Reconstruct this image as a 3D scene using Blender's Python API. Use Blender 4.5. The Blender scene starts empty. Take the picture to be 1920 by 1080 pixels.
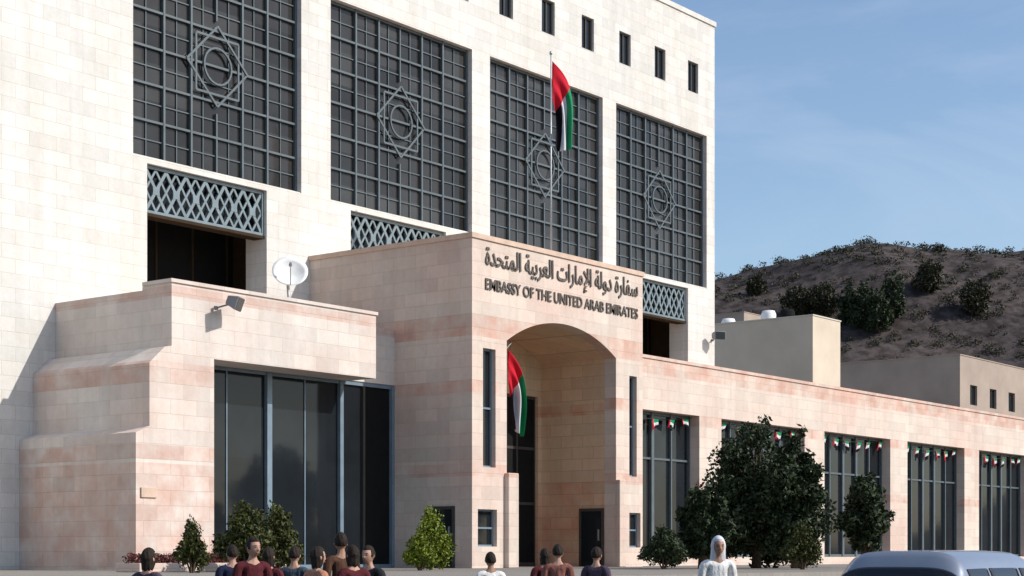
import bpy, bmesh, math, random
import numpy as np
from mathutils import Vector, Matrix, noise as mnoise
R = math.radians
scene = bpy.context.scene
col = scene.collection

# ------------------------------------------------------------------ camera
TH = math.atan((3450-958)/3200.0)               # angle between view axis and the facades
cam_d = bpy.data.cameras.new("camera"); cam = bpy.data.objects.new("camera", cam_d); col.objects.link(cam)
cam_d.sensor_width = 36; cam_d.lens = 36*3200/1920.0
cam_d.shift_y = (1040-540)/1920.0; cam_d.shift_x = (960-958)/1920.0
cam_d.clip_end = 6000
cam.location = (0, 0, 1.6)
cam.rotation_euler = (R(90), 0, TH - R(90))
scene.camera = cam

# ------------------------------------------------------------------ sky, sun, exposure
SUN_AZ, SUN_EL = R(24), R(36)                   # azimuth measured from the facade normal
w = bpy.data.worlds.new("World"); scene.world = w; w.use_nodes = True
nt = w.node_tree; nt.nodes.clear()
sky = nt.nodes.new('ShaderNodeTexSky'); sky.sky_type = 'NISHITA'; sky.sun_disc = False
sky.sun_elevation = SUN_EL; sky.sun_rotation = math.pi - SUN_AZ
sky.altitude = 0; sky.air_density = 1.0; sky.dust_density = 1.0; sky.ozone_density = 2.2
bg = nt.nodes.new('ShaderNodeBackground'); bg.inputs[1].default_value = 0.15
wo = nt.nodes.new('ShaderNodeOutputWorld')
tc = nt.nodes.new('ShaderNodeTexCoord'); mpw = nt.nodes.new('ShaderNodeMapping'); mpw.inputs['Scale'].default_value = (1.6, 1.6, 5.0)
nt.links.new(tc.outputs['Generated'], mpw.inputs[0]); nw = nt.nodes.new('ShaderNodeTexNoise'); nw.inputs['Scale'].default_value = 2.2; nw.inputs['Detail'].default_value = 7; nw.inputs['Roughness'].default_value = 0.6; nw.inputs['Distortion'].default_value = 0.5
nt.links.new(mpw.outputs[0], nw.inputs['Vector']); cr = nt.nodes.new('ShaderNodeMapRange'); cr.inputs[1].default_value = 0.47; cr.inputs[2].default_value = 0.78; cr.inputs[4].default_value = 0.24; nt.links.new(nw.outputs['Fac'], cr.inputs[0])
mxw = nt.nodes.new('ShaderNodeMix'); mxw.data_type = 'RGBA'; mxw.inputs[7].default_value = (5.6, 5.9, 6.6, 1); nt.links.new(cr.outputs[0], mxw.inputs[0]); nt.links.new(sky.outputs[0], mxw.inputs[6])
nt.links.new(mxw.outputs[2], bg.inputs[0]); nt.links.new(bg.outputs[0], wo.inputs[0])
sd = bpy.data.lights.new("sun", 'SUN'); sd.energy = 4.0; sd.angle = R(0.5); sd.color = (1.0, 0.955, 0.89)
sun = bpy.data.objects.new("sun", sd); col.objects.link(sun)
tosun = Vector((math.sin(SUN_AZ)*math.cos(SUN_EL), -math.cos(SUN_AZ)*math.cos(SUN_EL), math.sin(SUN_EL)))
sun.rotation_euler = tosun.to_track_quat('Z', 'Y').to_euler()
sun.location = (0, -20, 60)
vs = scene.view_settings
vs.view_transform = 'Standard'; vs.look = 'None'; vs.gamma = 1; vs.exposure = 0.1
vs.use_curve_mapping = False

# ------------------------------------------------------------------ materials
class NB:
    def __init__(s, name, rough=0.8, spec=0.3, metal=0.0):
        s.m = bpy.data.materials.new(name); s.m.use_nodes = True
        s.t = s.m.node_tree; s.t.nodes.clear()
        s.b = s.t.nodes.new('ShaderNodeBsdfPrincipled'); s.o = s.t.nodes.new('ShaderNodeOutputMaterial')
        s.t.links.new(s.b.outputs[0], s.o.inputs[0])
        s.b.inputs['Roughness'].default_value = rough
        s.b.inputs['Specular IOR Level'].default_value = spec
        s.b.inputs['Metallic'].default_value = metal
    def n(s, t, **kw):
        x = s.t.nodes.new(t)
        for k, v in kw.items(): setattr(x, k, v)
        return x
    def l(s, a, b): s.t.links.new(a, b)
    def pos(s):
        return s.n('ShaderNodeNewGeometry').outputs['Position']
    def noise(s, vec, scale, detail=4, rough=0.55):
        x = s.n('ShaderNodeTexNoise'); x.inputs['Scale'].default_value = scale
        x.inputs['Detail'].default_value = detail; x.inputs['Roughness'].default_value = rough
        s.l(vec, x.inputs['Vector']); return x.outputs['Fac']
    def ramp(s, fac, stops):
        x = s.n('ShaderNodeValToRGB'); e = x.color_ramp.elements
        while len(e) < len(stops): e.new(0.5)
        for i, (p, c) in enumerate(stops):
            e[i].position = p; e[i].color = (*c, 1)
        s.l(fac, x.inputs[0]); return x.outputs[0]
    def mix(s, fac, a, b, mode='MIX'):
        x = s.n('ShaderNodeMix', data_type='RGBA', blend_type=mode)
        for k, v in ((0, fac), (6, a), (7, b)):
            if isinstance(v, (int, float)): x.inputs[k].default_value = v
            elif isinstance(v, tuple): x.inputs[k].default_value = (*v, 1)
            else: s.l(v, x.inputs[k])
        return x.outputs[2]
    def bump(s, h, strength=0.3, dist=0.02):
        x = s.n('ShaderNodeBump'); x.inputs['Strength'].default_value = strength; x.inputs['Distance'].default_value = dist
        s.l(h, x.inputs['Height']); s.l(x.outputs[0], s.b.inputs['Normal'])

def simple(name, c, rough=0.7, spec=0.3, metal=0.0, var=0.12, scale=3.0):
    k = NB(name, rough, spec, metal)
    f = k.noise(k.pos(), scale)
    a = tuple(x*(1-var) for x in c); b = tuple(min(1, x*(1+var)) for x in c)
    k.l(k.ramp(f, [(0.3, a), (0.7, b)]), k.b.inputs['Base Color'])
    return k.m

def stone(name, base, pink, bands=(), bw=0.95, bh=0.42, joint=0.72, patch=0.5):
    """dressed stone cladding: courses, per-block tone, weather stains, coloured courses at given heights"""
    k = NB(name, 0.85, 0.2)
    p = k.pos(); sx = k.n('ShaderNodeSeparateXYZ'); k.l(p, sx.inputs[0])
    ad = k.n('ShaderNodeMath', operation='ADD'); k.l(sx.outputs[0], ad.inputs[0]); k.l(sx.outputs[1], ad.inputs[1])
    cb = k.n('ShaderNodeCombineXYZ'); k.l(ad.outputs[0], cb.inputs[0]); k.l(sx.outputs[2], cb.inputs[1])
    br = k.n('ShaderNodeTexBrick'); k.l(cb.outputs[0], br.inputs['Vector'])
    br.inputs['Scale'].default_value = 1; br.inputs['Brick Width'].default_value = bw; br.inputs['Row Height'].default_value = bh
    br.inputs['Mortar Size'].default_value = 0.012; br.inputs['Mortar Smooth'].default_value = 0.4; br.inputs['Bias'].default_value = 0.0
    br.inputs['Color1'].default_value = (0.92, 0.92, 0.92, 1); br.inputs['Color2'].default_value = (1.06, 1.05, 1.04, 1)
    br.inputs['Mortar'].default_value = (joint, joint*0.97, joint*0.94, 1)
    big = k.noise(p, 0.35, 5, 0.6)
    c = k.ramp(big, [(0.42-0.1*patch, base), (0.72, pink)])
    if bands:
        prev = None
        for (z0, z1) in bands:
            mr = k.n('ShaderNodeMath', operation='COMPARE'); k.l(sx.outputs[2], mr.inputs[0])
            mr.inputs[1].default_value = (z0+z1)/2; mr.inputs[2].default_value = (z1-z0)/2
            if prev is None: prev = mr.outputs[0]
            else:
                mx = k.n('ShaderNodeMath', operation='MAXIMUM'); k.l(prev, mx.inputs[0]); k.l(mr.outputs[0], mx.inputs[1]); prev = mx.outputs[0]
        nb = k.noise(p, 1.3, 3); mm = k.n('ShaderNodeMath', operation='MULTIPLY'); k.l(prev, mm.inputs[0])
        r2 = k.n('ShaderNodeMapRange'); k.l(nb, r2.inputs[0]); r2.inputs[1].default_value = .3; r2.inputs[2].default_value = .65
        k.l(r2.outputs[0], mm.inputs[1])
        c = k.mix(mm.outputs[0], c, tuple(x*y for x, y in zip(pink, (0.93, 0.8, 0.76))))
    c = k.mix(1.0, c, br.outputs['Color'], 'MULTIPLY')
    # vertical rain streaks
    mp = k.n('ShaderNodeMapping'); mp.inputs['Scale'].default_value = (2.2, 2.2, 0.16); k.l(p, mp.inputs[0])
    st = k.ramp(k.noise(mp.outputs[0], 1.0, 4), [(0.35, (0.86, 0.85, 0.83)), (0.62, (1, 1, 1))])
    c = k.mix(0.55, c, st, 'MULTIPLY')
    k.l(c, k.b.inputs['Base Color'])
    gr = k.ramp(k.noise(p, 5.0, 6, 0.7), [(0.3, (0.93, 0.92, 0.90)), (0.65, (1.03, 1.03, 1.03))])
    c = k.mix(0.8, c, gr, 'MULTIPLY'); k.l(c, k.b.inputs['Base Color'])
    fine = k.noise(p, 9, 4)
    mm = k.n('ShaderNodeMath', operation='MULTIPLY_ADD'); k.l(br.outputs['Fac'], mm.inputs[0]); mm.inputs[1].default_value = -1.4; k.l(fine, mm.inputs[2])
    k.bump(mm.outputs[0], 0.35, 0.015)
    return k.m

def glass(name, c, var=0.3, rough=0.06, spec=0.5, cell=(2.4, 1.17)):
    k = NB(name, rough, spec)
    p = k.pos()
    mp = k.n('ShaderNodeMapping'); mp.inputs['Scale'].default_value = (1/cell[0], 0.0, 1/cell[1]); k.l(p, mp.inputs[0])
    vo = k.n('ShaderNodeTexVoronoi'); vo.inputs['Randomness'].default_value = 0.0; vo.inputs['Scale'].default_value = 1; k.l(mp.outputs[0], vo.inputs['Vector'])
    wn = k.n('ShaderNodeTexWhiteNoise'); k.l(vo.outputs['Position'], wn.inputs['Vector'])
    a = tuple(x*(1-var) for x in c); b = tuple(x*(1+var) for x in c)
    cc = k.ramp(wn.outputs['Value'], [(0.0, a), (1.0, b)])
    n2 = k.ramp(k.noise(p, 0.5, 3), [(0.3, (0.75, 0.72, 0.7)), (0.7, (1.2, 1.25, 1.3))])
    k.l(k.mix(1.0, cc, n2, 'MULTIPLY'), k.b.inputs['Base Color'])
    k.bump(k.noise(p, 0.8, 2), 0.12, 0.02)
    return k.m

M = {}
M['white'] = stone('white_limestone', (0.70, 0.685, 0.65), (0.66, 0.63, 0.58), joint=0.86, patch=0.3)
M['pink'] = stone('pink_limestone', (0.67, 0.585, 0.51), (0.64, 0.47, 0.40), bands=((8.55, 9.25), (6.75, 7.15), (4.1, 4.5)), joint=0.88)
M['pav'] = stone('pavilion_limestone', (0.70, 0.65, 0.60), (0.64, 0.52, 0.46), bands=((8.72, 9.02), (6.3, 6.9), (4.2, 4.6), (1.2, 4.1)), joint=0.88)
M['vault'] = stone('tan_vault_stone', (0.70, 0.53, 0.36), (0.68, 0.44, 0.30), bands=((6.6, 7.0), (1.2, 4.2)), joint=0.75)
M['coping'] = simple('pink_coping_stone', (0.60, 0.44, 0.34), 0.85)
M['glass'] = glass('smoked_curtain_glass', (0.040, 0.038, 0.035), 0.45, spec=0.30)
M['glass2'] = glass('dark_shop_glass', (0.014, 0.017, 0.020), 0.15, spec=0.25, cell=(3.1, 9))
M['black'] = simple('matt_black', (0.012, 0.012, 0.012), 0.9, 0.1)  # also colours the painted portal shadow beside the pavilion window
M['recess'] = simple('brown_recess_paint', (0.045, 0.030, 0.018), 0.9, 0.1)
M['mull'] = simple('blue_grey_aluminium', (0.088, 0.112, 0.122), 0.45, 0.5)
M['mull2'] = simple('pale_blue_aluminium', (0.16, 0.22, 0.27), 0.4, 0.5)
M['lattice'] = simple('blue_white_lattice_paint', (0.17, 0.22, 0.24), 0.5, 0.4)
M['bronze'] = simple('dark_bronze_frame', (0.05, 0.045, 0.04), 0.5, 0.5)
M['letters'] = simple('dark_bronze_letters', (0.11, 0.09, 0.075), 0.5, 0.4)
M['steel'] = simple('galvanised_steel', (0.45, 0.46, 0.47), 0.4, 0.5, 0.6)
M['whitep'] = simple('white_paint', (0.78, 0.78, 0.76), 0.5)
M['greyp'] = simple('grey_paint', (0.20, 0.20, 0.21), 0.5)
M['plaza'] = stone('plaza_paving', (0.27, 0.25, 0.225), (0.25, 0.225, 0.20), bw=0.6, bh=0.6, joint=0.8)
M['asphalt'] = simple('asphalt', (0.055, 0.055, 0.057), 0.9, 0.2, var=0.3, scale=6)
M['bark'] = simple('bark', (0.09, 0.065, 0.045), 0.9, 0.1, var=0.35, scale=12)
def leafm(name, dark, light, spec=0.25):
    k = NB(name, 0.6, spec)
    oi = k.noise(k.pos(), 2.3, 2); wn = k.n('ShaderNodeTexWhiteNoise'); 
    sc = k.n('ShaderNodeVectorMath', operation='SNAP'); sc.inputs[1].default_value = (0.07, 0.07, 0.07); k.l(k.pos(), sc.inputs[0]); k.l(sc.outputs[0], wn.inputs['Vector'])
    ad = k.n('ShaderNodeMath', operation='MULTIPLY_ADD'); k.l(wn.outputs['Value'], ad.inputs[0]); ad.inputs[1].default_value = 0.5
    k.l(oi, ad.inputs[2])
    k.l(k.ramp(ad.outputs[0], [(0.4, dark), (1.0, light)]), k.b.inputs['Base Color'])
    k.b.inputs['Subsurface Weight'].default_value = 0.0
    return k.m
M['leaf_dark'] = leafm('dark_green_leaves', (0.010, 0.018, 0.008), (0.040, 0.060, 0.022))
M['leaf_olive'] = leafm('olive_leaves', (0.020, 0.026, 0.007), (0.075, 0.085, 0.02))
M['leaf_lime'] = leafm('lime_leaves', (0.05, 0.07, 0.008), (0.19, 0.24, 0.02))
M['leaf_hill'] = leafm('hill_leaves', (0.020, 0.022, 0.012), (0.06, 0.055, 0.028))
M['leaf_red'] = leafm('dark_red_leaves', (0.05, 0.014, 0.012), (0.16, 0.04, 0.035))
M['terracotta'] = simple('terracotta', (0.30, 0.14, 0.09), 0.85)
M['rust_render'] = simple('tan_render', (0.62, 0.52, 0.41), 0.9, var=0.1, scale=0.4)
M['brown_render'] = simple('brown_render', (0.36, 0.29, 0.24), 0.9, var=0.12, scale=0.4)
M['pale_render'] = simple('pale_render', (0.60, 0.56, 0.48), 0.9, var=0.05, scale=0.4)
for n, c in dict(red=(0.52, 0.015, 0.03), green=(0.015, 0.22, 0.09), black_cloth=(0.012, 0.010, 0.014), white_cloth=(0.62, 0.60, 0.64)).items():
    M[n] = simple('flag_'+n, c, 0.8, 0.1, var=0.05)

# ------------------------------------------------------------------ object helpers
def tag(o, label=None, cat=None, group=None, kind=None):
    if label: o['label'] = label
    if cat: o['category'] = cat
    if group: o['group'] = group
    if kind: o['kind'] = kind
    return o
def thing(name, label, cat, loc=(0, 0, 0), rz=0, group=None):
    o = bpy.data.objects.new(name, None); col.objects.link(o); o.location = loc; o.rotation_euler = (0, 0, rz)
    o.empty_display_size = 0.3
    return tag(o, label, cat, group)
class MB:
    def __init__(s): s.v = []; s.f = []; s.mi = []; s.cur = 0
    def quad(s, a, b, c, d):
        i = len(s.v); s.v += [tuple(a), tuple(b), tuple(c), tuple(d)]; s.f.append((i, i+1, i+2, i+3)); s.mi.append(s.cur)
    def box(s, x0, x1, y0, y1, z0, z1):
        i = len(s.v)
        s.v += [(x0, y0, z0), (x1, y0, z0), (x1, y1, z0), (x0, y1, z0), (x0, y0, z1), (x1, y0, z1), (x1, y1, z1), (x0, y1, z1)]
        for q in ((0, 3, 2, 1), (4, 5, 6, 7), (0, 1, 5, 4), (1, 2, 6, 5), (2, 3, 7, 6), (3, 0, 4, 7)):
            s.f.append(tuple(i+k for k in q)); s.mi.append(s.cur)
        return s
    def prism(s, pts, axis, a, b):
        """pts: 2D outline; axis 'y': (x,z) extruded from y=a to y=b; axis 'x': (y,z); axis 'z': (x,y)"""
        n = len(pts); i = len(s.v)
        def P(p, t): return {'y': (p[0], t, p[1]), 'x': (t, p[0], p[1]), 'z': (p[0], p[1], t)}[axis]
        s.v += [P(p, a) for p in pts] + [P(p, b) for p in pts]
        s.f.append(tuple(range(i, i+n))); s.f.append(tuple(reversed(range(i+n, i+2*n)))); s.mi += [s.cur]*2
        for k in range(n):
            j = (k+1) % n; s.f.append((i+k, i+n+k, i+n+j, i+j)); s.mi.append(s.cur)
        return s
    def bar(s, p, q, wdt, y0, y1):
        """flat bar in the XZ plane between p and q (x,z)"""
        d = Vector((q[0]-p[0], q[1]-p[1])); d.normalize(); nx, nz = -d.y*wdt/2, d.x*wdt/2
        return s.prism([(p[0]+nx, p[1]+nz), (p[0]-nx, p[1]-nz), (q[0]-nx, q[1]-nz), (q[0]+nx, q[1]+nz)], 'y', y0, y1)
    def tube(s, pts, rad, n=8):
        pts = [Vector(p) for p in pts]; rs = rad if isinstance(rad, (list, tuple)) else [rad]*len(pts)
        i0 = len(s.v)
        for k, p in enumerate(pts):
            d = (pts[min(k+1, len(pts)-1)]-pts[max(k-1, 0)]).normalized()
            a = d.cross(Vector((0, 0, 1)) if abs(d.z) < 0.9 else Vector((1, 0, 0))).normalized(); b = d.cross(a)
            for j in range(n):
                t = 2*math.pi*j/n; s.v.append(tuple(p+rs[k]*(math.cos(t)*a+math.sin(t)*b)))
        for k in range(len(pts)-1):
            for j in range(n):
                j2 = (j+1) % n; s.f.append((i0+k*n+j, i0+k*n+j2, i0+(k+1)*n+j2, i0+(k+1)*n+j)); s.mi.append(s.cur)
        s.f.append(tuple(i0+j for j in reversed(range(n)))); s.f.append(tuple(i0+(len(pts)-1)*n+j for j in range(n))); s.mi += [s.cur]*2
        return s
    def lathe(s, prof, c=(0, 0, 0), n=20):
        i0 = len(s.v)
        for (r, z) in prof:
            for j in range(n):
                t = 2*math.pi*j/n; s.v.append((c[0]+r*math.cos(t), c[1]+r*math.sin(t), c[2]+z))
        for k in range(len(prof)-1):
            for j in range(n):
                j2 = (j+1) % n; s.f.append((i0+k*n+j, i0+k*n+j2, i0+(k+1)*n+j2, i0+(k+1)*n+j)); s.mi.append(s.cur)
        s.f.append(tuple(i0+j for j in reversed(range(n)))); s.f.append(tuple(i0+(len(prof)-1)*n+j for j in range(n))); s.mi += [s.cur]*2
        return s
    def wall(s, x0, x1, z0, z1, ya, yb, holes, axis='y'):
        """slab with rectangular openings, one clean shell"""
        xs = sorted({x0, x1, *[h[0] for h in holes], *[h[1] for h in holes]}); xs = [x for x in xs if x0 <= x <= x1]
        zs = sorted({z0, z1, *[h[2] for h in holes], *[h[3] for h in holes]}); zs = [z for z in zs if z0 <= z <= z1]
        def P(x, y, z): return (x, y, z) if axis == 'y' else (y, x, z)
        nx, nz = len(xs)-1, len(zs)-1
        sol = [[not any(h[0] <= (xs[i]+xs[i+1])/2 <= h[1] and h[2] <= (zs[j]+zs[j+1])/2 <= h[3] for h in holes) for j in range(nz)] for i in range(nx)]
        g = lambda i, j: 0 <= i < nx and 0 <= j < nz and sol[i][j]
        for i in range(nx):
            for j in range(nz):
                if not sol[i][j]: continue
                a, b, c, d = xs[i], xs[i+1], zs[j], zs[j+1]
                s.quad(P(a, ya, c), P(b, ya, c), P(b, ya, d), P(a, ya, d)); s.quad(P(a, yb, d), P(b, yb, d), P(b, yb, c), P(a, yb, c))
                if not g(i-1, j): s.quad(P(a, yb, c), P(a, ya, c), P(a, ya, d), P(a, yb, d))
                if not g(i+1, j): s.quad(P(b, ya, c), P(b, yb, c), P(b, yb, d), P(b, ya, d))
                if not g(i, j-1): s.quad(P(a, yb, c), P(b, yb, c), P(b, ya, c), P(a, ya, c))
                if not g(i, j+1): s.quad(P(a, ya, d), P(b, ya, d), P(b, yb, d), P(a, yb, d))
        return s
    def build(s, name, mats, parent=None, smooth=False, origin=None):
        me = bpy.data.meshes.new(name)
        off = Vector(origin) if origin else Vector((0, 0, 0))
        me.from_pydata([tuple(Vector(v)-off) for v in s.v] if origin else s.v, [], s.f)
        mats = mats if isinstance(mats, (list, tuple)) else [mats]
        for m in mats: me.materials.append(m)
        if len(mats) > 1: me.polygons.foreach_set('material_index', s.mi)
        bm = bmesh.new(); bm.from_mesh(me); bmesh.ops.remove_doubles(bm, verts=bm.verts, dist=1e-5)
        bmesh.ops.recalc_face_normals(bm, faces=bm.faces); bm.to_mesh(me); bm.free()
        if smooth: me.polygons.foreach_set('use_smooth', [True]*len(me.polygons))
        me.update()
        o = bpy.data.objects.new(name, me); col.objects.link(o)
        if origin: o.location = origin
        if parent:
            o.parent = parent
            # parts are modelled in world coordinates unless 'local' is set on the parent
            if parent.get('_w'): pass
        return o
# Empties used as roots of large buildings stand at the origin of the site, parts are in world coordinates.
def bev(o, wdt=0.02, seg=2):
    m = o.modifiers.new('bevel', 'BEVEL'); m.width = wdt; m.segments = seg; m.limit_method = 'ANGLE'; m.angle_limit = R(40)
    return o
def wpart(mb, name, mat, root, parent=None, **kw):
    """part modelled in world coordinates under a root that stands away from the origin"""
    o = mb.build(name, mat, None, **kw)
    p = parent or root
    o.parent = p
    o.matrix_parent_inverse = Matrix.Translation(-Vector(root.location))
    if parent: # sub-part: parent mesh already carries the root's inverse, keep plain
        o.matrix_parent_inverse = Matrix.Identity(4)
    return o

PZ = 1.17      # level of the plaza on which the building stands
YA = 41.33     # main facade
Y0, X0, X1 = 34.15, 41.85, 51.6   # entrance portal
PT = 11.65

# ------------------------------------------------------------------ ground
g = MB(); g.box(-900, 1500, -600, 1500, -0.5, 0.0); tag(g.build('ground', M['asphalt']), kind='structure')
g = MB(); g.prism([(-60, 20), (240, 20), (240, 300), (-60, 300)], 'z', 0.004, PZ); tag(g.build('plaza', M['plaza']), kind='structure')
g = MB()
for i in range(4):
    g.box(-20, 120, 20-0.34*(4-i), 20-0.34*(3-i)-0.001, 0.004, PZ*(i+1)/5.0)
tag(g.build('steps', M['plaza']), kind='structure')

# ------------------------------------------------------------------ main building
mainb = thing('main_building', 'tall white limestone office block with four huge smoked glass bays behind the entrance', 'building')
bays = [(34.2, 41.46), (42.89, 50.65), (51.75, 59.4), (60.4, 67.8)]
GZ0, GZ1, TOP = 13.9, 20.95, 26.16
screens = [(34.75, 39.84), (43.9, 49.1), (52.8, 57.8), (61.0, 66.18)]
XR = 68.5
holes = [(a, b, GZ0, GZ1) for a, b in bays] + [(a, b, 9.9, 13.72) for a, b in screens]
smallw = [66.62-2.77*i for i in range(17)]
smallw = [x for x in smallw if x > 22]
holes += [(x-0.44, x+0.44, 22.72, 24.1) for x in smallw]
mb = MB(); mb.wall(14.0, XR, PZ, TOP, YA, YA+1.0, holes)
mb.box(14.0, XR, YA+1.0, YA+24, GZ1+0.1, TOP-0.9)               # upper body behind the facade
mb.box(14.0, XR, YA+4.2, YA+24, PZ, GZ1+0.099)
mb.box(XR-0.8, XR-0.001, YA+1.0, YA+4.2, PZ, GZ1+0.099)
mainw = mb.build('wall', M['white'], mainb)
mb = MB(); mb.wall(14.0-0.06, XR+0.06, TOP, TOP+0.22, YA-0.06, YA+1.06, []); mb.build('parapet_coping', M['white'], mainb)
mb = MB(); mb.box(14.0, XR-0.8, YA+1.0, YA+4.2, 13.72, GZ0-0.02)
mb.box(14.0, XR-0.8, YA+1.0, YA+4.2, 9.6, 9.9); mb.build('floor_slab', M['brown_render'], mainb)

def star(mb, cx, cz, r, wd, y0, y1):
    for k in range(8):
        for (ra, rb, st) in ((r, r, 2),):
            a = math.pi/8*0+k*math.pi/4; b = a+st*math.pi/4
            mb.bar((cx+ra*math.cos(a), cz+ra*math.sin(a)), (cx+rb*math.cos(b), cz+rb*math.sin(b)), wd, y0+0.003*k, y1)
    n = 24
    for k in range(n):
        a = 2*math.pi*k/n; b = 2*math.pi*(k+1)/n; q = r*0.45
        mb.bar((cx+q*math.cos(a), cz+q*math.sin(a)), (cx+q*math.cos(b), cz+q*math.sin(b)), wd*0.9, y0-0.01, y1)
for i, (a, b) in enumerate(bays):
    gy = YA+0.32; Wd_ = b-a
    pane = MB().box(a+0.002, b-0.002, gy, gy+0.03, GZ0+0.002, GZ1-0.002)
    f = MB(); vx = [a+0.05]+[a+Wd_*q for q in (0.195, 0.35, 0.5, 0.655, 0.81)]+[b-0.05]
    for k, x in enumerate(vx):
        w2 = 0.038 if k not in (3,) else 0.028
        if k == 3:
            f.box(x-w2, x+w2, gy-0.10, gy-0.002, GZ0+0.05, 15.9); f.box(x-w2, x+w2, gy-0.10, gy-0.002, 18.9, GZ1-0.05)
        else: f.box(x-w2, x+w2, gy-0.12, gy-0.002, GZ0+0.004, GZ1-0.004)
    for k in range(7):
        z = GZ0+0.06+k*(GZ1-GZ0-0.12)/6
        f.box(a+0.1, b-0.1, gy-0.105, gy-0.003, z-0.036, z+0.036)
        if k < 6: f.box(a+0.1, b-0.1, gy-0.05, gy-0.004, z+0.55, z+0.585)
    for k in range(6):
        x = (vx[k]+vx[k+1])/2; f.box(x-0.016, x+0.016, gy-0.045, gy-0.005, GZ0+0.05, GZ1-0.05)
    s = MB(); star(s, a+Wd_*0.5, (GZ0+GZ1)/2, 1.3, 0.07, gy-0.155, gy-0.107)
    win = f.build('window', M['mull'], mainb)
    pane.build('pane', M['glass'], win); s.build('star_ornament', M['mull'], win)
    # sill
for (a, b) in bays:
    MB().box(a+0.002, b-0.002, YA+0.04, YA+0.31, GZ0-0.0, GZ0+0.035).build('sill', M['white'], mainb)
for x in smallw:
    gy = YA+0.16
    f = MB(); f.wall(x-0.436, x+0.436, 22.725, 24.095, gy-0.05, gy, [(x-0.37, x-0.025, 22.8, 24.03), (x+0.025, x+0.37, 22.8, 24.03)])
    win = f.build('window', M['bronze'], mainb)
    MB().box(x-0.43, x+0.43, gy+0.002, gy+0.02, 22.73, 24.09).build('pane', M['glass2'], win)
rnd = random.Random(3)
for (a, b) in screens:
    # pierced ornamental screen
    l = MB(); z0, z1 = 12.22, 13.70; y0, y1 = YA+0.16, YA+0.22
    l.wall(a+0.004, b-0.004, z0, z1, y0-0.03, y1+0.02, [(a+0.09, b-0.09, z0+0.09, z1-0.09)])
    n = max(4, round((b-a)/0.88)); st = (b-a-0.18)/n; hz = z1-z0-0.18; cz = z0+0.09+hz/2
    for k in range(n):
        cx = a+0.09+st*(k+0.5)
        l.bar((cx-st/2, cz-hz/2), (cx+st/2, cz+hz/2), 0.105, y0, y1); l.bar((cx-st/2, cz+hz/2), (cx+st/2, cz-hz/2), 0.105, y0+0.004, y1)
        for sx, sz in ((-1, 1), (1, 1), (1, -1), (-1, -1)):
            l.bar((cx+sx*st/2, cz), (cx, cz+sz*hz/2), 0.07, y0+0.008+0.002*(sx+sz+2), y1)
        q = 0.2
        l.prism([(cx+q*math.cos(t*math.pi/4)*(1 if t % 2 else .62), cz+q*math.sin(t*math.pi/4)*(1 if t % 2 else .62)) for t in range(8)], 'y', y0-0.006, y1+0.002)
    sc = l.build('lattice_screen', M['lattice'], mainb)
    MB().box(a+0.002, b-0.002, YA+0.60, YA+0.63, z0-0.05, 13.715).build('pane', M['glass2'], sc)
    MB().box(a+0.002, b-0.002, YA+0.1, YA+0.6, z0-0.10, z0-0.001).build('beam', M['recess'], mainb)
    # terrace doors deep in the recess
    d = MB(); yy = YA+2.6
    for k in range(5):
        x = a-0.6+(b-a+1.2)*k/4; d.box(x-0.04, x+0.04, yy-0.05, yy, 9.9, 13.7)
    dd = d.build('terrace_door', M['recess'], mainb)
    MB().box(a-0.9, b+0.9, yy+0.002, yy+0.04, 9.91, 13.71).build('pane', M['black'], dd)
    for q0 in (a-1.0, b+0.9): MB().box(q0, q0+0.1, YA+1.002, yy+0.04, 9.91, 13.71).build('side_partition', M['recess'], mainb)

# ------------------------------------------------------------------ entrance portal
portal = thing('entrance_portal', 'projecting pale pink stone entrance block with a tall segmental arch', 'entrance')
AL, AR, SP, AZ = 43.63, 49.9, 8.55, 9.42
YB = 37.45
arc = []
hw = (AR-AL)/2; rise = AZ-SP; rad = (hw*hw+rise*rise)/(2*rise); cx = (AL+AR)/2; cz = AZ-rad; am = math.asin(hw/rad)
for k in range(25):
    t = am-2*am*k/24; arc.append((cx+rad*math.sin(t), cz+rad*math.cos(t)))
# front wall and vault: pier | arch | pier
mb = MB()
slot = [(42.40, 43.05, 4.4, 8.2), (42.14, 43.12, 1.86, 3.05)]
slot2 = [(50.74, 51.22, 4.4, 8.0), (50.74, 51.46, 1.86, 3.1)]
mb.wall(X0, AL, PZ, PT, Y0, Y0+0.5, slot)
mb.wall(AR, X1, PZ, PT, Y0, Y0+0.5, slot2)
mb.prism([(AL, PT), *[(x, z) for x, z in reversed(arc)], (AR, PT)], 'y', Y0, Y0+0.5)
mb.box(X0, AL-0.15, Y0+0.5, YA, PZ, PT-0.001); mb.box(AR+0.15, X1, Y0+0.5, YA, PZ, PT-0.001)
mb.box(AL-0.15, AR+0.15, YB+0.3, YA, PZ, PT-0.35)
mb.box(AL-0.149, AR+0.149, Y0+0.5, YB+0.3, AZ+0.16, PT-0.35)
mb.build('wall', M['pink'], portal)
# lining of the passage
mb = MB()
mb.box(AL-0.149, AL, Y0+0.502, YB, PZ, SP); mb.box(AR, AR+0.149, Y0+0.502, YB, PZ, SP)
mb.prism([(AL-0.149, AZ+0.15), (AL-0.149, SP), *[(x, z) for x, z in reversed(arc)], (AR+0.149, SP), (AR+0.149, AZ+0.15)], 'y', Y0+0.502, YB)
mb.wall(AL-0.149, AR+0.149, PZ, AZ+0.15, YB+0.001, YB+0.29, [(44.3, 49.7, PZ, 7.35)])
mb.build('vault_lining', M['vault'], portal)
mb = MB(); mb.wall(X0-0.05, X1+0.05, PT, PT+0.16, Y0-0.05, YA-0.01, []); mb.build('parapet_coping', M['coping'], portal)
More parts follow.
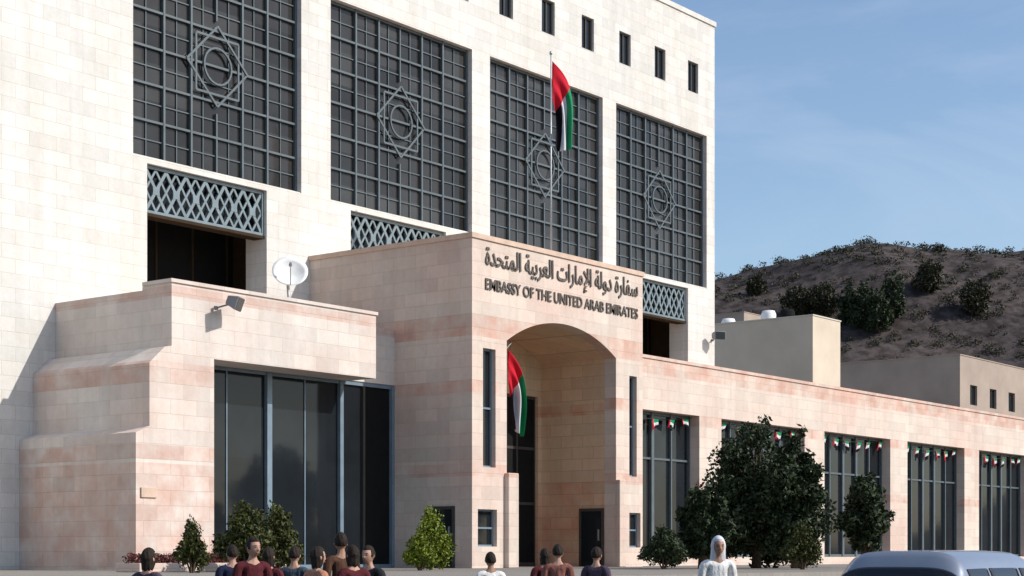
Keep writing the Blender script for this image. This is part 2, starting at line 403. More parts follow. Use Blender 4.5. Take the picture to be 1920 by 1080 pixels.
# rear glazed entrance screen
d = MB(); d.wall(44.31, 49.69, PZ+0.002, 7.34, YB+0.12, YB+0.18, [(44.41+1.06*k, 44.41+1.06*k+0.98, z0_, z1_) for k in range(5) for z0_, z1_ in ((PZ+0.15, 3.4), (3.5, 5.4), (5.5, 7.25))])
dd = d.build('entrance_door', M['bronze'], portal)
MB().box(44.32, 49.68, YB+0.14, YB+0.16, PZ+0.01, 7.33).build('pane', M['black'], dd)
MB().box(46.0, 46.05, YB+0.06, YB+0.11, 2.0, 3.0).box(46.2, 46.25, YB+0.06, YB+0.11, 2.0, 3.0).build('handle', M['steel'], dd)
# small side doors (one in the passage, one in the outer shaded flank)
def side_door(xf, ya, yb, zt, xs):
    d = MB(); d.wall(ya, yb, PZ+0.004, zt, xf-0.06*xs, xf-0.0*xs-0.003*xs, [(ya+0.09, yb-0.09, PZ+0.02, zt-0.1)], axis='x')
    o = d.build('side_door', M['bronze'], portal)
    MB().box(min(xf-0.03*xs, xf-0.004*xs), max(xf-0.03*xs, xf-0.004*xs), ya+0.085, yb-0.085, PZ+0.01, zt-0.095).build('door_leaf', M['glass2'], o)
    MB().box(min(xf-0.09*xs, xf-0.032*xs), max(xf-0.09*xs, xf-0.032*xs), ya+0.18, ya+0.22, 2.1, 2.5).build('handle', M['steel'], o)
side_door(AR, 34.66, 35.72, 3.25, 1)
side_door(X0, 34.85, 35.75, 3.15, 1)
for (a, b, z0, z1) in slot+slot2:
    f = MB(); f.wall(a+0.002, b-0.002, z0+0.002, z1-0.002, Y0+0.16, Y0+0.21, [(a+0.06, b-0.06, z0+0.06, (z0+z1)/2-0.03), (a+0.06, b-0.06, (z0+z1)/2+0.03, z1-0.06)])
    o = f.build('window', M['mull2'], portal)
    MB().box(a+0.01, b-0.01, Y0+0.215, Y0+0.23, z0+0.01, z1-0.01).build('pane', M['glass2'], o)
# projecting jamb bases of the arch
for q0, q1, q2 in ((AL-0.12, AL+0.42, Y0+0.25), (AR-0.02, AR+0.40, Y0-0.002)):
    bev(MB().box(q0, q1, Y0-0.18, q2, PZ, 4.25).build('jamb_base', M['pink'], portal), 0.03)

# ------------------------------------------------------------------ lettering over the arch
sign = thing('lettering_sign', 'two lines of raised dark letters, Arabic above English, across the top of the entrance block', 'sign', (X0, Y0, 10))
def text(name, body, x0, x1, z0, zc, parent):
    cu = bpy.data.curves.new(name, 'FONT'); cu.body = body; cu.size = 1; cu.extrude = 0.02; cu.align_x = 'LEFT'
    cu.offset = 0.012
    o = bpy.data.objects.new('tmp', cu); col.objects.link(o)
    bpy.context.view_layer.update()
    me = bpy.data.meshes.new_from_object(o.evaluated_get(bpy.context.evaluated_depsgraph_get()))
    bpy.data.objects.remove(o)
    v = np.zeros(len(me.vertices)*3); me.vertices.foreach_get('co', v); v = v.reshape(-1, 3)
    mn, mx = v.min(0), v.max(0)
    out = np.zeros_like(v); out[:, 0] = x0+(v[:, 0]-mn[0])/(mx[0]-mn[0])*(x1-x0)
    out[:, 2] = z0+(v[:, 1]-mn[1])/(mx[1]-mn[1])*(zc-z0)
    out[:, 1] = Y0-0.05-(v[:, 2]-mn[2])/(mx[2]-mn[2])*0.04+0.045
    me.vertices.foreach_set('co', out.ravel()); me.materials.clear(); me.materials.append(M['letters']); me.update()
    ob = bpy.data.objects.new(name, me); col.objects.link(ob); ob.parent = parent
    ob.matrix_parent_inverse = Matrix.Translation(-Vector(parent.location))
    return ob
words = ['\ufeb3\ufed4\ufe8e\ufead\ufe93', '\ufea9\ufeed\ufedf\ufe94', '\ufe8d\ufef9\ufee3\ufe8e\ufead\ufe8d\ufe95', '\ufe8d\ufedf\ufecc\ufeae\ufe91\ufef4\ufe94', '\ufe8d\ufedf\ufee4\ufe98\ufea4\ufeaa\ufe93']
ar = ' '.join(words)[::-1]      # right to left
text('arabic_lettering', ar, 42.5, 51.25, 10.62, 11.50, sign)
text('english_lettering', 'EMBASSY OF THE UNITED ARAB EMIRATES', 42.5, 51.25, 10.08, 10.44, sign)

# ------------------------------------------------------------------ left pavilion
pav = thing('side_pavilion', 'low pink stone pavilion left of the entrance, big dark window under a heavy lintel', 'building')
YL, YW = 36.2, 37.43
mb = MB()
mb.box(31.3, 39.6, YL, YW-0.001, 7.12, 9.1)
mb.box(31.3, 32.85, YL, YW-0.001, PZ, 7.12)
mb.prism([(30.05, PZ), (31.299, PZ), (31.299, 7.35), (31.05, 7.3), (30.52, 6.82), (30.52, 5.1), (30.05, 4.9)], 'y', YL, YA-0.002)
mb.box(31.3, 32.85, YW, YA-0.002, PZ, 8.98)
mb.box(32.85, X0-0.002, YW, YA-0.002, 7.15, 8.98)
mb.box(32.85, X0-0.002, YW+3.0, YA-0.002, PZ, 7.149)
mb.build('wall', M['pav'], pav)
MB().box(31.25, 39.65, YL-0.05, YW-0.05, 9.1, 9.2).build('coping', M['pav'], pav)
f = MB(); gy = YW+0.12
for x, hw_ in ((32.93, 0.07), (36.2, 0.10), (39.35, 0.075), (41.78, 0.06)): f.box(x-hw_, x+hw_, gy-0.13, gy, PZ+0.05, 7.1)
f.box(32.86, X0-0.01, gy-0.08, gy-0.001, PZ+0.002, PZ+0.12); f.box(32.86, X0-0.01, gy-0.08, gy-0.001, 7.02, 7.145)
for x in (34.55, 37.8): f.box(x-0.02, x+0.02, gy-0.03, gy-0.002, PZ+0.12, 7.02)
win = f.build('window', M['mull2'], pav)
f2 = MB().box(40.38, 40.46, gy-0.1, gy, PZ+0.13, 7.01); f2.build('post', M['bronze'], win)
MB().box(32.852, 40.40, gy+0.002, gy+0.03, PZ+0.002, 7.148).build('pane', M['glass2'], win)
MB().box(40.44, X0-0.004, gy+0.004, gy+0.03, PZ+0.002, 7.148).build('portal_shadow_strip', M['black'], pav)  # black panel painting in the entrance block's cast shadow at this window end
bev(MB().box(30.2, 30.75, YL-0.05, YL-0.002, 3.15, 3.42).build('wall_plate', M['coping'], pav), 0.01)

# ------------------------------------------------------------------ right wing
wing = thing('side_wing', 'long low pale stone wing right of the entrance with tall dark windows', 'building')
YR = 36.0; WT = 9.12
wins = [(51.7, 58.5), (60.2, 67.3), (69.15, 75.9), (77.8, 84.7), (86.6, 93.5), (95.3, 102.2)]
mb = MB(); mb.wall(X1+0.002, 106, PZ, WT, YR, YR+0.8, [(a, b, 1.5, 7.15) for a, b in wins])
mb.box(X1+0.002, 106, YR+0.8, YA-0.002, 8.2, WT-0.5)
mb.box(X1+0.002, 106, YR+3.0, YA-0.002, PZ, 8.19)
mb.box(105.4, 106, YR+0.8, YR+3.0, PZ, 8.19)
mb.build('wall', M['pink'], wing)
MB().box(X1+0.055, 106.05, YR-0.05, YR+0.85, WT, WT+0.12).build('coping', M['pink'], wing)
for (a, b) in wins:
    gy = YR+0.55; f = MB(); n = 5
    for k in range(n+1):
        x = a+0.05+(b-a-0.1)*k/n; hw_ = 0.09 if k in (2, 3) else 0.04; f.box(x-hw_, x+hw_, gy-0.12, gy-0.001, 1.51, 7.14)
    f.box(a+0.1, b-0.1, gy-0.08, gy-0.002, 5.3, 5.38); f.box(a+0.1, b-0.1, gy-0.08, gy-0.002, 1.51, 1.62); f.box(a+0.1, b-0.1, gy-0.08, gy-0.002, 7.04, 7.14)
    win = f.build('window', M['mull'], wing)
    MB().box(a+0.002, b-0.002, gy+0.001, gy+0.03, 1.505, 7.145).build('pane', M['glass2'], win)

# ------------------------------------------------------------------ flags
def flag(root, at_, Wd, H, L, out, seed, rz):
    """limp flag: a red band along the pole, green, white and black stripes hanging down in folds from it"""
    n, m = 56, 36; v = []; f = []; mi = []
    for i in range(n+1):
        u = i/n
        for j in range(m+1):
            t = j/m
            s_ = u*Wd; r_ = out*(1-0.86*t)
            x = r_*(1-math.exp(-2.6*s_/1.2))*(1-0.25*u)+0.03+0.035*math.sin(5*u+6*t+seed)*u
            fall = (L-t*H)*(u**0.92)*(1-0.03*math.sin(5*t+seed))
            z = -t*H*(1-0.1*u)-fall*(1 if t < 0.02 else 1)
            y = 0.11*min(1, 3*u)*math.sin(2.3*math.pi*t*2+2.2*u+seed)+0.03*math.sin(8*u+5*t)
            v.append((x, y, z))
    for i in range(n):
        for j in range(m):
            a = i*(m+1)+j; f.append((a, a+1, a+m+2, a+m+1))
            u, t = (i+0.5)/n, (j+0.5)/m
            mi.append(0 if u < 0.25 else (3 if t < 1/3 else 2 if t < 2/3 else 1))
    me = bpy.data.meshes.new('flag'); me.from_pydata(v, [], f)
    for n in ('red', 'black_cloth', 'white_cloth', 'green'): me.materials.append(M[n])
    me.polygons.foreach_set('material_index', mi); me.polygons.foreach_set('use_smooth', [True]*len(f))
    o = bpy.data.objects.new('flag', me); col.objects.link(o); o.parent = root; o.location = at_; o.rotation_euler = (0, 0, rz)
    s = o.modifiers.new('thick', 'SOLIDIFY'); s.thickness = 0.004
    return o
FP = (47.05, Y0+0.75, PT-0.3)
fp = thing('flagpole', 'flagpole on the entrance block roof flying a limp red, green, white and black flag', 'flagpole', FP)
MB().tube([(0, 0, 0), (0, 0, 3), (0, 0, 7.4)], [0.03, 0.025, 0.018], 12).build('pole', M['steel'], fp, smooth=True)
MB().lathe([(0.001, 7.38), (0.04, 7.41), (0.06, 7.46), (0.04, 7.51), (0.001, 7.54)]).build('finial', M['steel'], fp, smooth=True)
MB().box(-0.18, 0.18, -0.18, 0.18, 0.0, 0.3).build('base', M['pink'], fp)
flag(fp, (0.03, 0, 7.2), 2.6, 1.3, 3.1, 0.95, 1.2, R(-35))
fp2 = thing('flagstaff', 'slanting staff with a limp red, green, black and white flag inside the entrance arch', 'flagpole', (AL, Y0+0.9, 7.55))
MB().tube([(0, 0, 0), (1.15, -0.2, 1.1)], [0.03, 0.02], 10).build('pole', M['steel'], fp2, smooth=True)
MB().box(-0.0, 0.06, -0.08, 0.08, -0.12, 0.14).build('bracket', M['steel'], fp2)
fl = flag(fp2, (0.92, -0.2, 0.86), 2.4, 1.15, 2.8, 0.75, 4.0, R(-30))

# bunting under the heads of the wing windows
rr = random.Random(5)
which = ['first window beside the entrance', 'second window behind the tall tree', 'third wing window from the entrance', 'fourth wing window from the entrance', 'fifth wing window from the entrance']
for wi, (a, b) in enumerate(wins[:5]):
    oy_ = YR+0.34; bt = thing('bunting', 'string of small four coloured flags across the '+which[wi], 'bunting', (a, oy_, 7.1), 0, 'flag strings in the wing windows')
    line = [((b-a)*k/12, 0.0, -0.02-4*0.22*(k/12)*(1-k/12)) for k in range(13)]
    MB().tube(line, 0.010, 5).build('cord', M['bronze'], bt)
    for k in range(1, 12, 2):
        x, y, z = line[k]; wv = MB(); nseg = 6; Wf, Hf = rr.uniform(0.36, 0.52), rr.uniform(0.34, 0.46); q_ = rr.uniform(-1, 1); x += rr.uniform(-0.12, 0.12)
        V = lambda u, t: (x-Wf/2+Wf*u*(1-0.25*t)+0.12*q_*t, -0.06-0.07*t*math.sin(7*u+q_*3)-0.02, z-0.01-Hf*t*(1+0.18*math.sin(4*u+q_*5)))
        for i in range(nseg):
            for j in range(3):
                u0, u1 = i/nseg, (i+1)/nseg; t0, t1 = j/3, (j+1)/3
                wv.cur = 0 if (u0+u1)/2 < 0.25 else (3, 2, 1)[j]
                wv.quad(V(u0, t0), V(u1, t0), V(u1, t1), V(u0, t1))
        o = wv.build('flag', [M['red'], M['black_cloth'], M['white_cloth'], M['green']], bt)
        m_ = o.modifiers.new('thick', 'SOLIDIFY'); m_.thickness = 0.006

# ------------------------------------------------------------------ satellite dish and lamps
ds = thing('satellite_dish', 'white satellite dish on the pavilion roof against the white pier', 'satellite dish', (38.95, 39.4, 8.98))
MB().tube([(0, 0, 0), (0, 0, 0.95), (0.0, 0.05, 1.5)], 0.05, 10).box(-0.4, 0.4, -0.04, 0.04, 0.0, 0.05).box(-0.04, 0.04, -0.4, 0.4, 0.001, 0.051).build('mast', M['steel'], ds)
dm = MB(); prof = [(0.72*r_, 0.62*(r_*r_)*0.42) for r_ in [0.001, .2, .4, .6, .8, 1.0]]
dm.lathe(prof + [(0.72, 0.125*2.08+0.012), (0.55, 0.17), (0.3, 0.035), (0.05, -0.02)], n=28)
dish = dm.build('dish', M['whitep'], ds, smooth=True); dish.scale = (0.8, 0.8, 0.8); dish.location = (0, -0.05, 1.62); dish.rotation_euler = (R(62), 0, R(-42))
fm = MB(); fm.tube([(0, -0.70, 0.24), (0, -0.2, 0.72), (0, 0, 0.75)], 0.018, 6); fm.tube([(0, 0, 0.78), (0, 0, 0.62)], [0.05, 0.07], 10)
fd = fm.build('feed_arm', M['greyp'], dish)
def floodlight(label, loc, rz, tilt):
    t = thing('floodlight', label, 'floodlight', loc, rz)
    MB().box(-0.05, 0.05, 0.0, 0.10, -0.05, 0.05).tube([(0, 0.05, 0), (0, -0.45, 0.12)], 0.025, 8).build('bracket', M['greyp'], t)
    h = MB(); h.prism([(-0.16, -0.12), (0.16, -0.20), (0.16, 0.20), (-0.16, 0.12)], 'x', -0.28, 0.28)
    hd = bev(h.build('housing', M['greyp'], t), 0.02); hd.location = (0, -0.5, 0.14); hd.rotation_euler = (R(tilt), 0, 0)
    g_ = MB().box(-0.25, 0.25, 0.161, 0.17, -0.17, 0.17).build('lens', M['glass2'], hd)
    return t
floodlight('grey floodlight on the front of the pavilion lintel, near its left end', (32.85, YL-0.15, 8.55), 0.5, 200)
floodlight('grey floodlight sticking out of the right-hand corner of the tall white block', (68.2, YA-0.1, 11.55), -0.5, 180)

# ------------------------------------------------------------------ vegetation
def crown_mesh(name, blobs, n, leaf, mat, parent, seed, inner=0.25, loc=None):
    rng = np.random.default_rng(seed)
    tot = sum(b[3]*b[4]*b[5] for b in blobs)
    P = []
    for (bx, by, bz, rx, ry, rz_) in blobs:
        k = max(20, int(n*rx*ry*rz_/tot))
        d = rng.normal(size=(k, 3)); d /= np.linalg.norm(d, axis=1)[:, None]
        r = (inner+(1-inner)*rng.random(k)**0.45)
        # clumping: push by low frequency lumps
        lump = 1+0.22*np.sin(d[:, 0]*5.3+seed)+0.18*np.sin(d[:, 1]*6.1+2*seed+d[:, 2]*4)+0.10*np.sin(d[:, 2]*11+seed*3+d[:, 0]*7)
        p = d*(r*lump*0.88)[:, None]*np.array([rx, ry, rz_])+np.array([bx, by, bz]); P.append(p)
    P = np.concatenate(P); k = len(P)
    a = rng.normal(size=(k, 3)); a /= np.linalg.norm(a, axis=1)[:, None]
    b = np.cross(a, rng.normal(size=(k, 3))); b /= np.linalg.norm(b, axis=1)[:, None]
    s = leaf*(0.6+0.8*rng.random(k))[:, None]
    V = np.empty((k*4, 3)); V[0::4] = P-a*s; V[1::4] = P+b*s*0.5; V[2::4] = P+a*s; V[3::4] = P-b*s*0.5
    me = bpy.data.meshes.new(name)
    me.vertices.add(k*4); me.vertices.foreach_set('co', V.ravel())
    me.loops.add(k*4); me.loops.foreach_set('vertex_index', np.arange(k*4, dtype=np.int32))
    me.polygons.add(k); me.polygons.foreach_set('loop_start', np.arange(0, k*4, 4, dtype=np.int32)); me.polygons.foreach_set('loop_total', np.full(k, 4, dtype=np.int32))
    me.materials.append(mat); me.update(calc_edges=True)
    o = bpy.data.objects.new(name, me); col.objects.link(o); o.parent = parent
    return o
def tree(name, label, cat, loc, h, r, mat, seed, n=9000, leaf=0.11, trunk=0.16, low=0.28, group=None, conical=0.0):
    rr = random.Random(seed); t = thing(name, label, cat, loc, 0, group)
    tb = MB(); hh = h*0.8
    tb.tube([(0, 0, 0), (0.05*r, 0.02, hh*.3), (-0.04*r, 0.05, hh*.6), (0.0, 0, hh)], [trunk, trunk*.8, trunk*.5, trunk*.15], 9)
    blobs = []
    nb = 24
    for k in range(nb):
        u = (k+0.5)/nb; z = h*(low+(0.93-low)*u); prof = (math.sin(math.pi*(0.18+0.72*u))*(1-conical)+conical*(1.08-u))
        rad_ = r*prof; a = k*2.4+rr.uniform(-.5, .5); off = rad_*rr.uniform(0.3, 0.72)
        bx, by = off*math.cos(a), off*math.sin(a); bs = rad_*rr.uniform(0.30, 0.58)
        blobs.append((bx, by, z, bs, bs, max(bs*0.8, h*0.06)))
        tb.tube([(0, 0, z*0.55), (bx*0.5, by*0.5, z*0.8), (bx, by, z)], [trunk*.4, trunk*.25, trunk*.08], 6)
    tb.build('trunk', M['bark'], t, smooth=True)
    crown_mesh('crown', blobs, n, leaf, mat, t, seed)
    return t
def W(px, d, z=0.0):
    """site position that lies a distance d in front of the viewpoint along the bearing px"""
    k = (px-958)/3200.0; c, s = math.cos(TH), math.sin(TH)
    return (c*d+s*k*d, s*d-c*k*d, z)
tree('broadleaf_tree', 'tallest dark green tree standing in front of the middle wing window', 'tree', W(1418, 54, PZ), 5.0, 2.25, M['leaf_dark'], 11, n=26000, leaf=0.075, low=0.12, conical=0.35)
tree('broadleaf_tree', 'dark green tree just right of the tallest one, half in front of the wing pier', 'tree', W(1492, 53, PZ), 4.6, 1.1, M['leaf_dark'], 21, n=8000, leaf=0.09, low=0.14, conical=0.2)
tree('broadleaf_tree', 'slim dark green tree in front of the rightmost full wing window', 'tree', W(1622, 57, PZ), 3.3, 1.0, M['leaf_dark'], 31, n=7000, leaf=0.09, low=0.16)
tree('broadleaf_tree', 'low spreading dark tree between the entrance and the tallest tree', 'tree', W(1318, 51, PZ), 2.6, 0.9, M['leaf_dark'], 41, n=10000, leaf=0.09, low=0.15)
def bush(label, px, d, h, r, mat, seed, n=4500, leaf=0.06, nb=7, name='bush'):
    rr = random.Random(seed); t = thing(name, label, 'bush', W(px, d, PZ))
    bl = []; tb = MB()
    for k in range(nb):
        a = k*2.4; z = h*(0.28+0.55*(k/(nb-1))); q = r*0.5*(1.1-k/nb); s = r*(0.72-0.42*k/nb)
        bl.append((q*math.cos(a), q*math.sin(a), z, s, s, h*0.24)); tb.tube([(0.03*math.cos(a), 0.03*math.sin(a), 0), (q*math.cos(a), q*math.sin(a), z)], [0.03, 0.01], 5)
    tb.build('stem', M['bark'], t); crown_mesh('foliage', bl, n, leaf, mat, t, seed)
    return t
# foreground planting of the forecourt
bush('small rounded dark bush in front of the pavilion pillar', 360, 40, 1.25, 0.40, M['leaf_olive'], 2, 3500, 0.045)
bush('wide olive green bush under the big pavilion window', 462, 42, 1.7, 0.8, M['leaf_olive'], 3, 7000, 0.055)
bush('olive green bush touching the right side of the wide one under the window', 520, 43, 1.65, 0.6, M['leaf_olive'], 4, 6000, 0.055)
bush('bright yellow green bush beside the shaded side door', 808, 48, 1.75, 0.62, M['leaf_lime'], 6, 6000, 0.05)
bush('low yellow green bush left of the bright one by the side door', 788, 46, 1.0, 0.45, M['leaf_lime'], 7, 3500, 0.045)
bush('yellowish bush at the foot of the wing pier right of the trees', 1505, 49, 1.35, 0.6, M['leaf_olive'], 8, 4000, 0.05)
bush('dark bush at the foot of the first wing window', 1245, 50, 1.25, 0.7, M['leaf_dark'], 9, 5000, 0.055)
# red leaved bed with kerb
bd = thing('flower_bed', 'long low bed of dark red leaves in front of the pavilion pillar', 'flower bed', (28.9, 33.2, PZ))
bev(MB().wall(-1.6, 3.9, 0.0, 0.22, -0.45, 0.45, []).build('kerb', M['pink'], bd), 0.02)
crown_mesh('foliage', [(-1.3+0.5*k, 0, 0.32, 0.36, 0.36, 0.16) for k in range(11)], 6000, 0.035, M['leaf_red'], bd, 17)

# ------------------------------------------------------------------ far side: neighbouring houses, hill
def house(name, label, x, y, wx, wy, z0, z1, mat_front, mat_side, winds=(), rz=0):
    t = thing(name, label, 'building', (x, y, z0), rz)
    h = z1-z0
    b = MB(); b.wall(0, wx, 0, h, 0, 0.3, [w_ for w_ in winds]); b.box(0, wx, 0.3, wy, 0, h-0.4); 
    b.box(0, 0.25, 0.3, wy, h-0.4, h); b.box(wx-0.25, wx, 0.3, wy, h-0.4, h); b.box(0.25, wx-0.25, wy-0.25, wy, h-0.4, h)
    b.build('wall', mat_front, t)
    MB().box(-0.05, wx+0.05, -0.05, 0.25, h, h+0.08).box(-0.05, 0.25, 0.25, wy, h, h+0.08).build('coping', mat_side, t)
    for (a, c_, e, f_) in winds:
        fr = MB().wall(a+.01, c_-.01, e+.01, f_-.01, 0.18, 0.22, [(a+.08, (a+c_)/2-.03, e+.08, f_-.08), ((a+c_)/2+.03, c_-.08, e+.08, f_-.08)]).build('window', M['bronze'], t)
        MB().box(a+.01, c_-.01, 0.23, 0.25, e+.01, f_-.01).build('pane', M['glass2'], fr)
    return t
hx, hy, _ = W(1524, 112)
house('neighbour_building', 'tan rendered house behind the wing with its bright front face towards the street', hx, hy, 3.9, 22, 0, 17.3, M['rust_render'], M['pale_render'], [])
hx, hy, _ = W(1800, 135)
house('neighbour_building', 'lower brown house at the right end, behind the wing roof', hx, hy, 16, 34, 0, 17.4, M['brown_render'], M['brown_render'], [(2, 3.4, 13.6, 15.2), (6, 7.4, 13.6, 15.2), (10, 11.4, 13.6, 15.2)])
hx, hy, _ = W(1395, 190)
house('neighbour_building', 'far brown house showing over the roof of the tan one', hx, hy, 12, 12, 0, 28.6, M['brown_render'], M['brown_render'], [(2, 3.4, 25, 26.6), (6, 7.4, 25, 26.6)])
# tanks on the tan roof
def tank(label, px, d, z, mat, hgt=1.2):
    t = thing('water_tank', label, 'water tank', W(px, d, z))
    MB().lathe([(0.5, 0.35), (0.52, 0.5), (0.52, 0.35+hgt*.8), (0.42, 0.35+hgt), (0.1, 0.4+hgt)], n=18).build('tank', mat, t, smooth=True)
    MB().box(-.42, -.34, -.42, -.34, 0, .35).box(.34, .42, -.42, -.34, 0, .35).box(-.42, -.34, .34, .42, 0, .35).box(.34, .42, .34, .42, 0, .35).build('stand', M['steel'], t)
tank('white roof water tank at the left end of the tan house', 1366, 122, 16.9, M['whitep'])
tank('white roof water tank halfway along the tan house', 1441, 118, 16.9, M['whitep'])
tank('black roof water tank right of the halfway white one', 1476, 116, 16.9, M['black'], 1.0)

# hill: one terrain mound
hm = MB(); nx_, ny_ = 120, 60
ox, oy, _ = W(1560, 430)
dirx = Vector((math.sin(TH), -math.cos(TH))); diry = Vector((math.cos(TH), math.sin(TH)))
def hill_z(u, v):   # u across the view, v away
    ridge = 71+7/(1+math.exp(-(u+14)/6))+1.0*math.sin(u/9.0+1)+0.5*math.sin(u/4.1)
    return ridge*math.exp(-(v/95.0)**2)+0.9*math.sin(u/6+v/7)*math.exp(-(v/95.0)**2)
grid = []
for i in range(nx_+1):
    for j in range(ny_+1):
        u = -130+460*i/nx_; v = -230+460*j/ny_
        e = min(1, max(0, (u+130)/60))
        p = Vector((ox, oy))+dirx*u+diry*v
        grid.append((p.x, p.y, -0.3+hill_z(u, v)*e))
hm.v = grid
for i in range(nx_):
    for j in range(ny_):
        a = i*(ny_+1)+j; hm.f.append((a, a+1, a+ny_+2, a+ny_+1)); hm.mi.append(0)
k = NB('dry_hillside', 0.95, 0.1)
cc = k.ramp(k.noise(k.pos(), 0.05, 8, 0.65), [(0.32, (0.055, 0.045, 0.046)), (0.5, (0.085, 0.069, 0.067)), (0.7, (0.125, 0.10, 0.09))])
c2 = k.ramp(k.noise(k.pos(), 0.35, 5, 0.7), [(0.42, (0.45, 0.45, 0.42)), (0.6, (1, 1, 1))])
k.l(k.mix(1.0, cc, c2, 'MULTIPLY'), k.b.inputs['Base Color']); M['hill'] = k.m
tag(hm.build('hill', M['hill'], smooth=True), kind='structure')
def HP(px, d):
    x, y, _ = W(px, d); p = Vector((x-ox, y-oy)); u = p.dot(dirx); v = p.dot(diry)
    return (x, y, max(0, -0.3+hill_z(u, v)*min(1, max(0, (u+130)/60))))
spots = [(1418, 395, 5, 0, 'small dusty tree high on the hillside, above the gap between the two white tanks'),
 (1497, 378, 7.5, 0, 'olive green round tree on the slope above the tan house, left of its bright corner'),
 (1545, 376, 8.5, 0, 'olive green round tree on the slope right above the bright corner of the tan house'),
 (1592, 372, 9.5, 1, 'very dark conifer at the left edge of the dark clump on the slope'),
 (1620, 368, 12, 1, 'very dark tall conifer, second in the dark clump on the slope'),
 (1648, 366, 11, 1, 'very dark conifer, third in the dark clump on the slope'),
 (1676, 370, 12.5, 1, 'very dark conifer at the right end of the dark clump, tallest of it'),
 (1740, 380, 8, 0, 'dusty olive tree on the bare slope just right of the dark clump'),
 (1830, 372, 9, 0, 'dusty olive tree on the slope near the right edge of the view')]
for i, (px, d, h_, dk, lb) in enumerate(spots):
    x, y, z = HP(px, d)
    tree('hill_tree', lb, 'tree', (x, y, z-0.4), h_, h_*(0.36 if dk else 0.5), M['leaf_dark'] if dk else M['leaf_hill'], 50+i, n=3000, leaf=0.34, low=0.12, group='trees on the hillside', conical=0.35 if dk else 0)
# low scrub over the hillside, uncountable
rg = random.Random(77); bl = []
for i in range(1500):
    u = rg.uniform(-70, 120); v = rg.uniform(-85, 12); x, y = (Vector((ox, oy))+dirx*u+diry*v)
    z = -0.3+hill_z(u, v)*min(1, max(0, (u+130)/60)); r_ = rg.uniform(0.4, 1.0)**1.5*1.7
    bl.append((x, y, z+r_*0.3, r_*1.15, r_*1.15, r_*0.75))
sb = crown_mesh('scrub', bl, 70000, 0.24, M['leaf_hill'], None, 5)
tag(sb, 'low dusty scrub scattered over the dry brown hillside', 'scrub', kind='stuff')

# ------------------------------------------------------------------ people
def eval_mesh(ob):
    bpy.context.view_layer.update()
    return bpy.data.meshes.new_from_object(ob.evaluated_get(bpy.context.evaluated_depsgraph_get()))
def skin_mesh(nodes, edges, root, sub=1):
    me = bpy.data.meshes.new('t'); me.from_pydata([n[0] for n in nodes], edges, [])
    ob = bpy.data.objects.new('t', me); col.objects.link(ob)
    m = ob.modifiers.new('s', 'SKIN'); m.use_smooth_shade = True; m.branch_smoothing = 0.6
    sv = me.skin_vertices[0].data
    for i, n in enumerate(nodes):
        r_ = n[1]; sv[i].radius = r_ if isinstance(r_, tuple) else (r_, r_); sv[i].use_root = (i == root)
    if sub: s_ = ob.modifiers.new('b', 'SUBSURF'); s_.levels = sub; s_.render_levels = sub
    out = eval_mesh(ob); bpy.data.objects.remove(ob); return out
def join_remesh(meshes, voxel):
    bm = bmesh.new()
    for m in meshes: bm.from_mesh(m)
    me = bpy.data.meshes.new('t'); bm.to_mesh(me); bm.free()
    ob = bpy.data.objects.new('t', me); col.objects.link(ob)
    m = ob.modifiers.new('r', 'REMESH'); m.mode = 'VOXEL'; m.voxel_size = voxel; m.use_smooth_shade = True
    s_ = ob.modifiers.new('k', 'SMOOTH'); s_.factor = 0.5; s_.iterations = 2
    out = eval_mesh(ob); bpy.data.objects.remove(ob); return out
